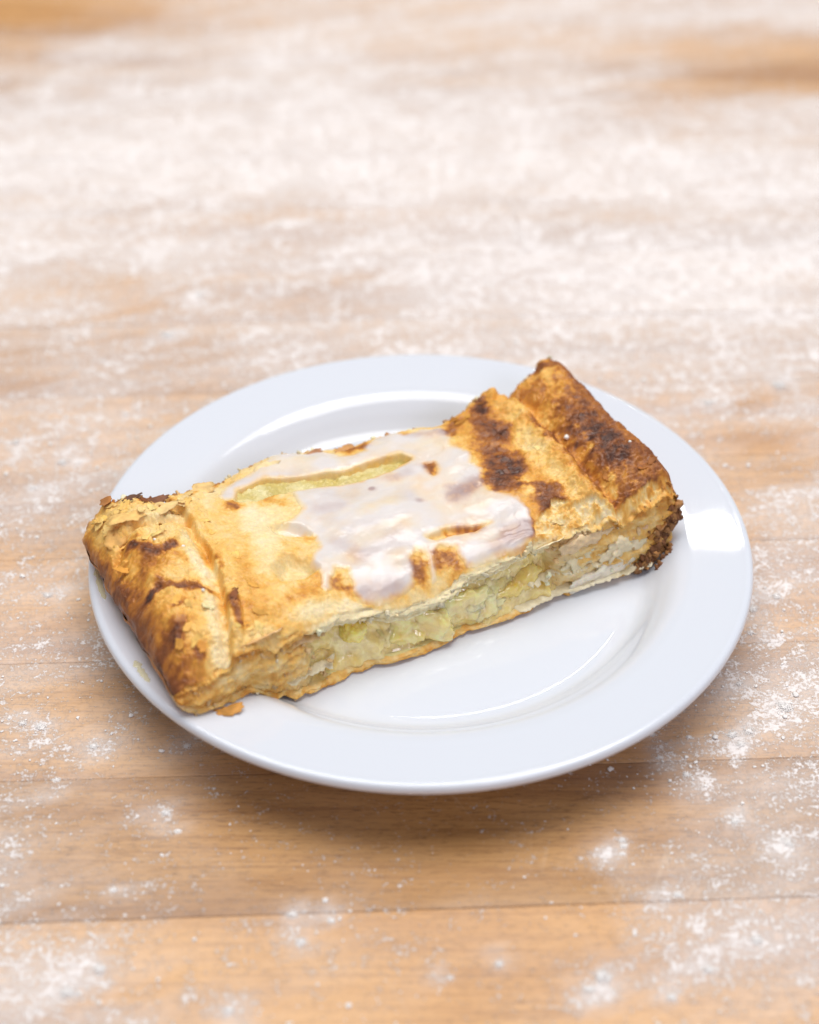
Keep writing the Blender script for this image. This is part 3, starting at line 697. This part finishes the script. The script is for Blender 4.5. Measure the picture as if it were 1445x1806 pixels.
# ------------------------------------------------------------------ laminated layers and flakes
def strip(u0, u1, v_in, v_out, z0, thick, seed, cc, jag=1.0, tilt=0., nz=2):
    uu = np.arange(u0, u1, .3); n = len(uu)
    endt = np.minimum(1, np.minimum(uu-u0, u1-uu)/2.5)
    vo = v_out - (jag*.55*fbm(uu*.35, seed, 0, 4, seed) + .45*jag*(noise3(uu*1.4, seed, 1, seed+3))) ; vo = v_in + (vo-v_in)*np.clip(endt, .05, 1)
    zz = z0(uu) if callable(z0) else np.full(n, z0)
    zz = zz + .35*fbm(uu*.12, seed*2.3, 0, 3, seed+5)
    rows = []; ss = np.linspace(0, 1, 7)
    for s_ in ss: rows.append(np.stack([uu, v_in+(vo-v_in)*s_, zz+thick*.5*(1-s_**3*.8)-tilt*s_*s_+.18*noise3(uu*.9, s_*2, seed, seed)], -1))
    for s_ in ss[::-1]: rows.append(np.stack([uu, v_in+(vo-v_in)*s_, zz-thick*.5*(1-s_**3*.8)-tilt*s_*s_+.18*noise3(uu*.9, s_*2, seed, seed)], -1))
    G = np.stack(rows, 1)
    c = np.array(cc) + .10*fbm(G[..., 0]*.5, G[..., 1]*.8, seed, 3, seed)[..., None]*np.array([1, 1.1, 1.2])
    return to_world(G[..., 0], G[..., 1], G[..., 2]).reshape(-1, 3), grid_faces(n, 14, wrap=True), np.clip(c, .02, .92).reshape(-1, 3)
vnf = lambda u: np.interp(u, us, v_near[:, 0])
zlf = lambda u: np.interp(u, us, zlip[:, 0]); zbf = lambda u: np.interp(u, us, zb[:, 0])
cream = (.86, .77, .54); tan = (.74, .50, .24); wht = (.88, .80, .66); brn = (.48, .23, .08); dk = (.20, .085, .035)
k = 200
lay = []
# the cut lip over the filling
for i, (a_, b_, dz, out, cc) in enumerate([(OPEN0-4, OPEN0+30, 1.4, -.2, cream), (OPEN0+16, OPEN1-14, 2.0, -.1, cream), (OPEN0+40, OPEN1+2, 1.5, -.5, cream), (OPEN0+8, OPEN0+50, 2.9, .5, wht), (OPEN0+46, OPEN1, 3.0, .3, wht), (OPEN0, OPEN1, 3.7, 1.0, (.84, .76, .42))]):
    lay.append((a_, b_, lambda u, dz=dz: zlf(u)-dz, out+.25, (.90, .78, .48), .3))
# torn right corner
R0 = OPEN1-6
for i, (a_, b_, fr, out, cc, jg) in enumerate([(R0, L-18, .86, .3, tan, 1.9), (R0+8, L-3, .66, .5, (.66, .42, .22), 2.2), (R0-4, L-13, .40, -.2, cream, 2.0), (R0-8, L-8, .12, -1.2, cream, .9), (L-12, L-.5, .44, -.5, brn, 1.6), (L-10, L-1, .20, -.6, dk, 1.6)]):
    lay.append((a_, b_, lambda u, fr=fr: zbf(u)+(zlf(u)-zbf(u))*fr, out, cc, jg))
# closed left side
for i, (a_, b_, fr, out, cc) in enumerate([(22, OPEN0+4, .80, .2, tan), (28, OPEN0+7, .30, .0, cream)]):
    lay.append((a_, b_, lambda u, fr=fr: zbf(u)+(zlf(u)-zbf(u))*fr, out, cc, 1.0))
for i, (a_, b_, zf, out, cc, jg) in enumerate(lay):
    uu = np.arange(a_, b_, .3)
    vmean = float(np.mean(vnf(uu)))
    p, f, c = strip(a_, b_, vnf(uu)+2.2, vnf(uu)+out, zf, .55+.25*random.random(), 200+7*i, cc, jg, .25)
    mk('pastry_layer', p, f, M['flake'], pastry, col=c)

def flake(cu, cv, cz, su_, sv_, yaw, tiltx, tilty, curl, seed, cc, thick=.22):
    n = 9; g = np.linspace(-1, 1, n); A, B = np.meshgrid(g, g, indexing='ij')
    an = np.arctan2(B, A); rr = np.maximum(abs(A), abs(B)); out = 1+.34*noise3(np.cos(an)*1.7+seed, np.sin(an)*1.7, seed, seed)+.2*noise3(np.cos(an)*4+seed, np.sin(an)*4, seed, seed+1)
    rad = np.hypot(A, B)+1e-6
    X = A/rad*rr*out*su_; Y = B/rad*rr*out*sv_
    X = np.where(rr < 1e-6, 0, X); Y = np.where(rr < 1e-6, 0, Y)
    Zc = curl*((X/su_)**2*.6+(Y/sv_)**2*.3) + .25*min(su_, sv_)*.4*noise3(X*.5+seed, Y*.5, 0, seed+2)
    top_ = np.stack([X, Y, Zc+thick/2*(1-rr**4)], -1).reshape(-1, 3); bot = np.stack([X, Y, Zc-thick/2*(1-rr**4)-.02], -1).reshape(-1, 3)
    Rm = np.array((Matrix.Rotation(yaw, 3, 'Z') @ Matrix.Rotation(tilty, 3, 'Y') @ Matrix.Rotation(tiltx, 3, 'X')))
    p = np.concatenate([top_, bot])@Rm.T
    global flake_local
    flake_local = p
    w_ = to_world(p[:, 0]+cu, p[:, 1]+cv, p[:, 2]+cz)
    f1 = grid_faces(n, n); f2 = f1[:, ::-1]+n*n
    brd = [i*n for i in range(n)] + [(n-1)*n+j for j in range(1, n)] + [i*n+n-1 for i in range(n-2, -1, -1)] + [j for j in range(n-2, 0, -1)]
    f3 = np.array([[brd[q], brd[(q+1) % len(brd)], brd[(q+1) % len(brd)]+n*n, brd[q]+n*n] for q in range(len(brd))])[:, ::-1]
    c = np.array(cc)*(1+.22*noise3(p[:, 0]*.8, p[:, 1]*.8, seed, seed+4)[:, None])
    return w_, np.concatenate([f1, f2, f3]), np.clip(c, .01, .95)

# single flakes one can pick out: pixel, level above crust, size u/v, yaw, tilt x/y, curl, colour
big = [((188, 900), .7, 1.8, 1.1, .3, .2, -.2, .6, (.42, .17, .045)), ((236, 897), .2, 3.4, .9, .15, .25, 0, .5, (.13, .06, .035)), ((275, 893), .5, 4.0, 1.2, .2, .3, .1, .5, (.24, .10, .05)),
       ((232, 925), .1, 5.0, 3.0, .25, -.10, .05, -.4, (.80, .50, .17)), ((285, 906), .2, 4.6, 2.4, .15, -.1, 0, -.3, (.84, .58, .25)), ((205, 952), .0, 3.4, 2.8, .8, .2, -.45, -.6, (.74, .42, .13)),
       ((330, 890), .2, 3.4, 2.2, .3, .1, .1, -.3, (.84, .60, .28)), ((352, 869), .2, 4.0, 2.0, .2, .1, 0, -.4, (.84, .56, .23)), ((900, 700), -3.4, 5.0, 3.4, .4, .3, .1, .8, (.62, .34, .10)), ((930, 676), -1.8, 4.0, 3.0, .7, .4, -.3, .7, (.50, .24, .07)),
       ((1186, 858), 0, 1.7, 1.0, 1.0, .5, .9, .5, (.42, .19, .06)), ((1192, 880), -2, 1.5, .9, .6, .3, 1.0, .5, (.48, .25, .09)), 
       ((450, 1135), .2, 5.5, 2.0, .05, -.5, 0, .6, (.72, .44, .20)), ((480, 1122), .2, 4.2, 1.6, .05, -.5, 0, .6, (.80, .56, .30)), 
       ((985, 962), -.4, 4.5, 2.0, .1, -.6, 0, .5, (.86, .74, .50)), 
       ((470, 826), .3, 4.0, 1.6, .1, .2, 0, .5, (.86, .66, .36)), ((605, 792), .3, 3.2, 1.2, .1, .2, 0, .5, (.56, .28, .10)), ((555, 796), .4, 2.6, 1.0, .1, .2, 0, .5, (.42, .20, .10))]
for i, (pp, dz, su_, sv_, yw, tx, ty, cu_, cc) in enumerate(big):
    u_, v_ = T(*pp); v_ = min(max(v_, float(VN(u_))), float(WF(u_))-.6); zz = float(z_top(np.array([u_]), np.array([v_]))[0]) + dz
    p, f, c = flake(u_, v_, zz, su_, sv_, yw, tx, ty, cu_*.55, 400+i, cc)
    mk('crust_flake', p, f, M['flake'], pastry, col=c)

# thin flakes lifting off the browned ends, too many and small to pick apart
Vs, Fs, Cs, n0 = [], [], [], 0
nf = 170
fu_ = np.array([random.choice([random.uniform(3, 30), random.uniform(4, 30), random.uniform(108, L-4)]) for _ in range(nf)])
flo, fhi = VN(fu_)+1, WF(fu_)-1.5; q_ = rng.integers(0, 3, nf)
fv_ = np.where(q_ == 0, flo+(fhi-flo)*rng.random(nf), np.where(q_ == 1, flo+np.abs(rng.normal(0, 5, nf)), fhi-np.abs(rng.normal(0, 5, nf)))); fv_ = np.clip(fv_, flo, fhi)
hz = z_top(np.stack([fu_-.6, fu_+.6, fu_, fu_, fu_]), np.stack([fv_, fv_, fv_-.6, fv_+.6, fv_]))
fcol = brown_to_rgb(browning(fu_, fv_))
for i in range(nf):
    u_, v_ = fu_[i], fv_[i]; gx, gy = (hz[1, i]-hz[0, i])/1.2, (hz[3, i]-hz[2, i])/1.2
    if abs(gx) > .8 or abs(gy) > .8: continue
    cc = fcol[i]*random.uniform(.9, 1.15); sz = random.uniform(.7, 2.1)
    p, f, c = flake(0, 0, 0, sz, sz*random.uniform(.4, .8), 0, 0, 0, random.uniform(.06, .30), 700+i, np.clip(cc, 0, .86), .10)
    P0 = flake_local
    yw = random.random()*6.28; X_ = P0[:, 0]*math.cos(yw)-P0[:, 1]*math.sin(yw); Y_ = P0[:, 0]*math.sin(yw)+P0[:, 1]*math.cos(yw)
    p = to_world(u_+X_, v_+Y_, hz[4, i]+gx*X_+gy*Y_+P0[:, 2]+.02)
    Vs.append(p); Fs.append(f+n0); Cs.append(c); n0 += len(p)
o = mk('lifted_flakes', np.concatenate(Vs), np.concatenate(Fs), M['flake'], pastry, col=np.concatenate(Cs)); o["kind"] = "stuff"

# many tiny crumbs stuck along ragged edges: too small to pick apart
Vs, Fs, Cs, n0 = [], [], [], 0
def push(p, f, c):
    global n0
    Vs.append(p); Fs.append(f+n0); Cs.append(c); n0 += len(p)
def crumb_mesh(r, seed, cc, c):
    p, f = blob((0, 0, 0), (r*random.uniform(.7, 1.4), r*random.uniform(.6, 1.1), r*random.uniform(.4, .9)), (random.random()*3, random.random()*3, random.random()*3), seed % 40, .85, 1.5/r, 7, 3.2)
    push(to_world(p[:, 0]+c[0], p[:, 1]+c[1], p[:, 2]+c[2]), f, np.tile(np.clip(np.array(cc)*random.uniform(.75, 1.2), 0, .9), (len(p), 1)))
for i in range(170):
    zone = random.random()
    if zone < .42:
        u_ = random.uniform(R0+2, L-1); fr = random.random()
        cc = random.choice([tan, cream, tan, (.80, .58, .32)] if u_ < L-12 else [brn, (.34, .16, .06), tan, brn])
    elif zone < .72:
        u_ = random.uniform(4, OPEN0+4); fr = random.random(); cc = random.choice([tan, cream, tan, (.80, .56, .28)])
    else:
        u_ = random.uniform(OPEN0, OPEN1); fr = random.uniform(.82, .98); cc = random.choice([cream, cream, (.82, .66, .38)])
    z_ = float(zbf(u_)+(zlf(u_)-zbf(u_))*fr); v_ = float(vnf(u_))+random.uniform(-.4, .6)
    crumb_mesh(abs(random.gauss(.25, .22))+.15, i, cc, (u_, v_, z_))
cu_ = rng.uniform(3, L-3, 110); cv_ = np.interp(cu_, us, v_far[:, 0])-rng.uniform(-.2, 1.2, 110); cz_ = z_top(cu_, cv_)-.2
for i in range(110):       # far rim of the crust
    crumb_mesh(abs(random.gauss(.25, .2))+.15, i, random.choice([tan, cream, brn]), (cu_[i], cv_[i], cz_[i]))
o = mk('edge_crumbs', np.concatenate(Vs), np.concatenate(Fs), M['flake'], pastry, col=np.concatenate(Cs)); o["kind"] = "stuff"
# burnt, drooping crust at the far end corner
Vs, Fs, Cs, n0 = [], [], [], 0
for i in range(120):
    s_ = random.random(); px = 1140+50*s_+random.gauss(0, 5); py = 985-75*s_+random.gauss(0, 9)
    p = unproj(px, py, .019)/MM; u_, v_ = to_uv(p[0], p[1])
    u_ = min(u_, L-.2); v_ = float(vnf(u_))-random.uniform(-.8, .6); z_ = float(zbf(u_))+ (1.5+11*s_)*random.uniform(.5, 1.0)+random.uniform(-1, 1)
    crumb_mesh(random.uniform(.4, 1.25), i, random.choice([dk, brn, dk, (.34, .16, .06)]), (u_, v_, max(z_, float(zbf(u_))+.3)))
for (px, py) in ((1138, 994), (1142, 985), (1146, 978), (1158, 999), (1160, 990), (1166, 982), (1172, 972), (1178, 968), (1150, 972), (1156, 965), (1162, 962), (1170, 955)):
    for q in range(3):
        p = unproj(px+random.gauss(0, 2), py+random.gauss(0, 2), .0125+.00008*(1000-py))/MM; u_, v_ = to_uv(p[0], p[1])
        z_ = .0125/MM+.08*(1000-py)
        r_ = math.hypot(*(p[:2])); z_ = max(z_, float(plate_z(r_))+.4)
        crumb_mesh(random.uniform(.45, .85), q+px, random.choice([dk, brn, (.36, .17, .06)]), (u_, v_, z_))
o = mk('burnt_crust_edge', np.concatenate(Vs), np.concatenate(Fs), M['flake'], pastry, col=np.concatenate(Cs)); o["kind"] = "stuff"; o["label"] = "dark burnt crumbly edge at one corner"
# pale torn dough hanging at the cut near the browned end
for i, (pp, rad, cc, rt) in enumerate([((1058, 1003), (8.5, 1.3, 2.3), (.88, .79, .63), .22), ((1095, 962), (6.0, 1.6, 3.0), (.86, .73, .48), .1), ((1020, 985), (6.0, 1.5, 2.6), (.84, .72, .46), .25), ((1040, 950), (6.5, 1.6, 2.4), (.78, .58, .34), .05)]):
    cz = 20.0
    for _ in range(6):
        p = unproj(pp[0], pp[1], cz*MM)/MM; uu, vv = to_uv(p[0], p[1]); vt_ = float(vnf(uu))+.9
        cz = min(max(cz-(vt_-vv)*.7, 11.5), 32)
    p, f = blob((0, 0, 0), rad, (.1, -rt, 0), 20+i, .55, .45, 34, 3.0)
    mk('torn_dough', to_world(p[:, 0]+uu, p[:, 1]+vt_, p[:, 2]+cz), f, M['crust'], pastry, col=np.clip(np.array(cc)*(1+.12*fbm(p[:, 0]*.6, p[:, 1], p[:, 2]*.6, 3, 130)[:, None]), 0, .93))
# sugar crystals
for pp, r_ in (((1000, 770), 1.0), ((1110, 795), .55), ((325, 973), .6), ((360, 1052), .5), ((275, 965), .45)):
    u_, v_ = T(*pp); zz = float(z_top(np.array([u_]), np.array([v_]))[0])+.25
    p, f = blob((0, 0, 0), (r_, r_*.7, r_*.6), (.3, .4, .8), 5, .3, .8, 8, 4)
    mk('sugar_crystal', to_world(p[:, 0]+u_, p[:, 1]+v_, p[:, 2]+zz), f, M['icing'], pastry, col=np.tile((.9, .87, .82), (len(p), 1)))

# ------------------------------------------------------------------ loose bits on the plate
p0 = unproj(400, 1247, .0200)/MM; u_, v_ = to_uv(p0[0], p0[1])
p, f, c = flake(u_, v_, float(plate_z(math.hypot(p0[0], p0[1])))+.45, 3.6, 1.5, -.35, .12, -.08, .35, 610, (.62, .30, .07), .5)
fl = mk('pastry_crumb', p, f, M['flake'], origin=(p.mean(0)[0], p.mean(0)[1], p.mean(0)[2]), col=c)
tag(fl, 'thin orange brown crust flake fallen on the plate rim under the pastry corner', 'crumb')
t = NT('clear_syrup'); t.b.inputs['Base Color'].default_value = (.88, .78, .34, 1); set_in(t.b, Roughness=.05, Alpha=.38); M['syrup'] = t.m
def smear(pts, wdt, label, z0):
    P3 = [unproj(a, b_, z0)/MM for a, b_ in pts]; n = 60
    C = catmull([(q[0], q[1]) for q in P3], 20); tt = np.linspace(0, 1, len(C)); tg = np.gradient(C, axis=0); tg /= np.linalg.norm(tg, axis=1)[:, None]; nn = np.stack([-tg[:, 1], tg[:, 0]], 1)
    ss = np.linspace(-1, 1, 9); hw = wdt*np.sqrt(np.clip(1-(2*tt-1)**2, .0004, 1))*(1+.5*noise3(tt*9, 1, 0, 5))
    X = C[:, 0][:, None]+nn[:, 0][:, None]*ss*hw[:, None]; Y = C[:, 1][:, None]+nn[:, 1][:, None]*ss*hw[:, None]
    Z = plate_z(np.hypot(X, Y)) + .02 + .28*(1-ss**2)*(hw[:, None]/wdt) + .05*noise3(X*1.5, Y*1.5, 0, 6)
    V = np.stack([X, Y, Z], -1).reshape(-1, 3)*MM
    o = mk('syrup_smear', V, grid_faces(len(C), 9), M['syrup'], origin=V.mean(0)); tag(o, label, 'syrup')
smear([(172, 1000), (174, 1020), (180, 1042), (186, 1058)], 1.0, 'glossy sticky drip on the plate rim beside the folded pastry end', .0195)
smear([(238, 1165), (250, 1185), (264, 1205)], 1.1, 'yellowish juice smear on the plate rim near the pastry corner', .0195)

# ------------------------------------------------------------------ flour lumps
def lump_template(seed, n=5):
    p, f = blob((0, 0, 0), (1, 1, .62), (0, 0, 0), seed, .45, 1.1, n, 2.2); return p, f
TPL = [lump_template(s_, 5) for s_ in range(10)]
def scatter(pts, rad, z_of=None):
    Vl, Fl, nn = [], [], 0
    for q, (x, y) in enumerate(pts):
        p, f = TPL[q % 10]; r = rad[q]; a_ = random.random()*6.28; ca, sa = math.cos(a_)*r, math.sin(a_)*r
        X = p[:, 0]*ca - p[:, 1]*sa + x; Y = p[:, 0]*sa + p[:, 1]*ca + y; Z = p[:, 2]*r*.5 + r*.22 + (z_of[q] if z_of is not None else 0)
        Vl.append(np.stack([X, Y, Z], -1)); Fl.append(f+nn); nn += len(p)
    return np.concatenate(Vl), np.concatenate(Fl)
N = 26000
X = rng.uniform(-.26, .26, N*6); Y = -.17 + .66*rng.random(N*6)**1.5
d_ = flour_density(X, Y); clump = np.clip(.5+.9*fbm(X*90, Y*90, 0, 3, 140), 0, 1.4)
keepm = rng.random(N*6) < np.clip(d_, 0, .6)*.42*clump + .002
keepm &= np.hypot(X, Y) > .0535
X, Y = X[keepm][:N], Y[keepm][:N]
rad = np.clip(np.exp(rng.normal(-1.55, .50, len(X))), .07, .8)*MM
Vf, Ff = scatter(list(zip(X, Y)), rad)
fo = mk('flour', Vf, Ff, M['flour'], origin=(0, 0, 0)); fo["kind"] = "stuff"; fo["label"] = "fine white flour specks scattered over the worktop"
# the larger clumps one can count
for q, (px, py, r) in enumerate(CL):
    c = unproj(px, py, 0)
    if math.hypot(c[0], c[1]) < .056 or r < .5: continue
    m = int(60+130*r); aa = rng.random(m)*6.28; rr_ = np.abs(rng.normal(0, .75, m))*r*MM
    pts = np.stack([c[0]+rr_*np.cos(aa)*1.15, c[1]+rr_*np.sin(aa)], 1)
    rd = rng.uniform(.07, .22, m)*MM*(.7+.3*r/2)*np.clip(1.25-rr_/(r*MM), .4, 1.2)
    zo = np.clip(.16*r*MM*(1-rr_/(r*MM*.8)), 0, 1)*rng.random(m)
    Vc, Fc = scatter(pts.tolist(), rd, zo)
    o = mk('flour_clump', Vc, Fc, M['flour'], origin=(c[0], c[1], 0))
    ys = -c[0]*st_ + c[1]*ct
    if ys < y1610: tag(o, 'loose white flour clump on the golden stave before the dark joint line', 'flour clump', 'flour clumps on the front stave')
    elif c[1] > .06: tag(o, 'white flour clump on the heavily dusted wood behind the plate', 'flour clump', 'flour clumps behind the plate')
    elif c[0] < 0: tag(o, 'white flour clump on the dusted wood beside the folded pastry end', 'flour clump', 'flour clumps on the folded end side')
    else: tag(o, 'white flour clump on the speckled wood beside the empty side of the plate', 'flour clump', 'flour clumps on the empty plate side')

# ------------------------------------------------------------------ focus
fp = to_world(np.array(88.0), np.array(2.0), np.array(24.0)); fw = np.array([0, math.cos(PITCH), -math.sin(PITCH)])
cd.dof.focus_distance = float((fp-CAM)@fw)
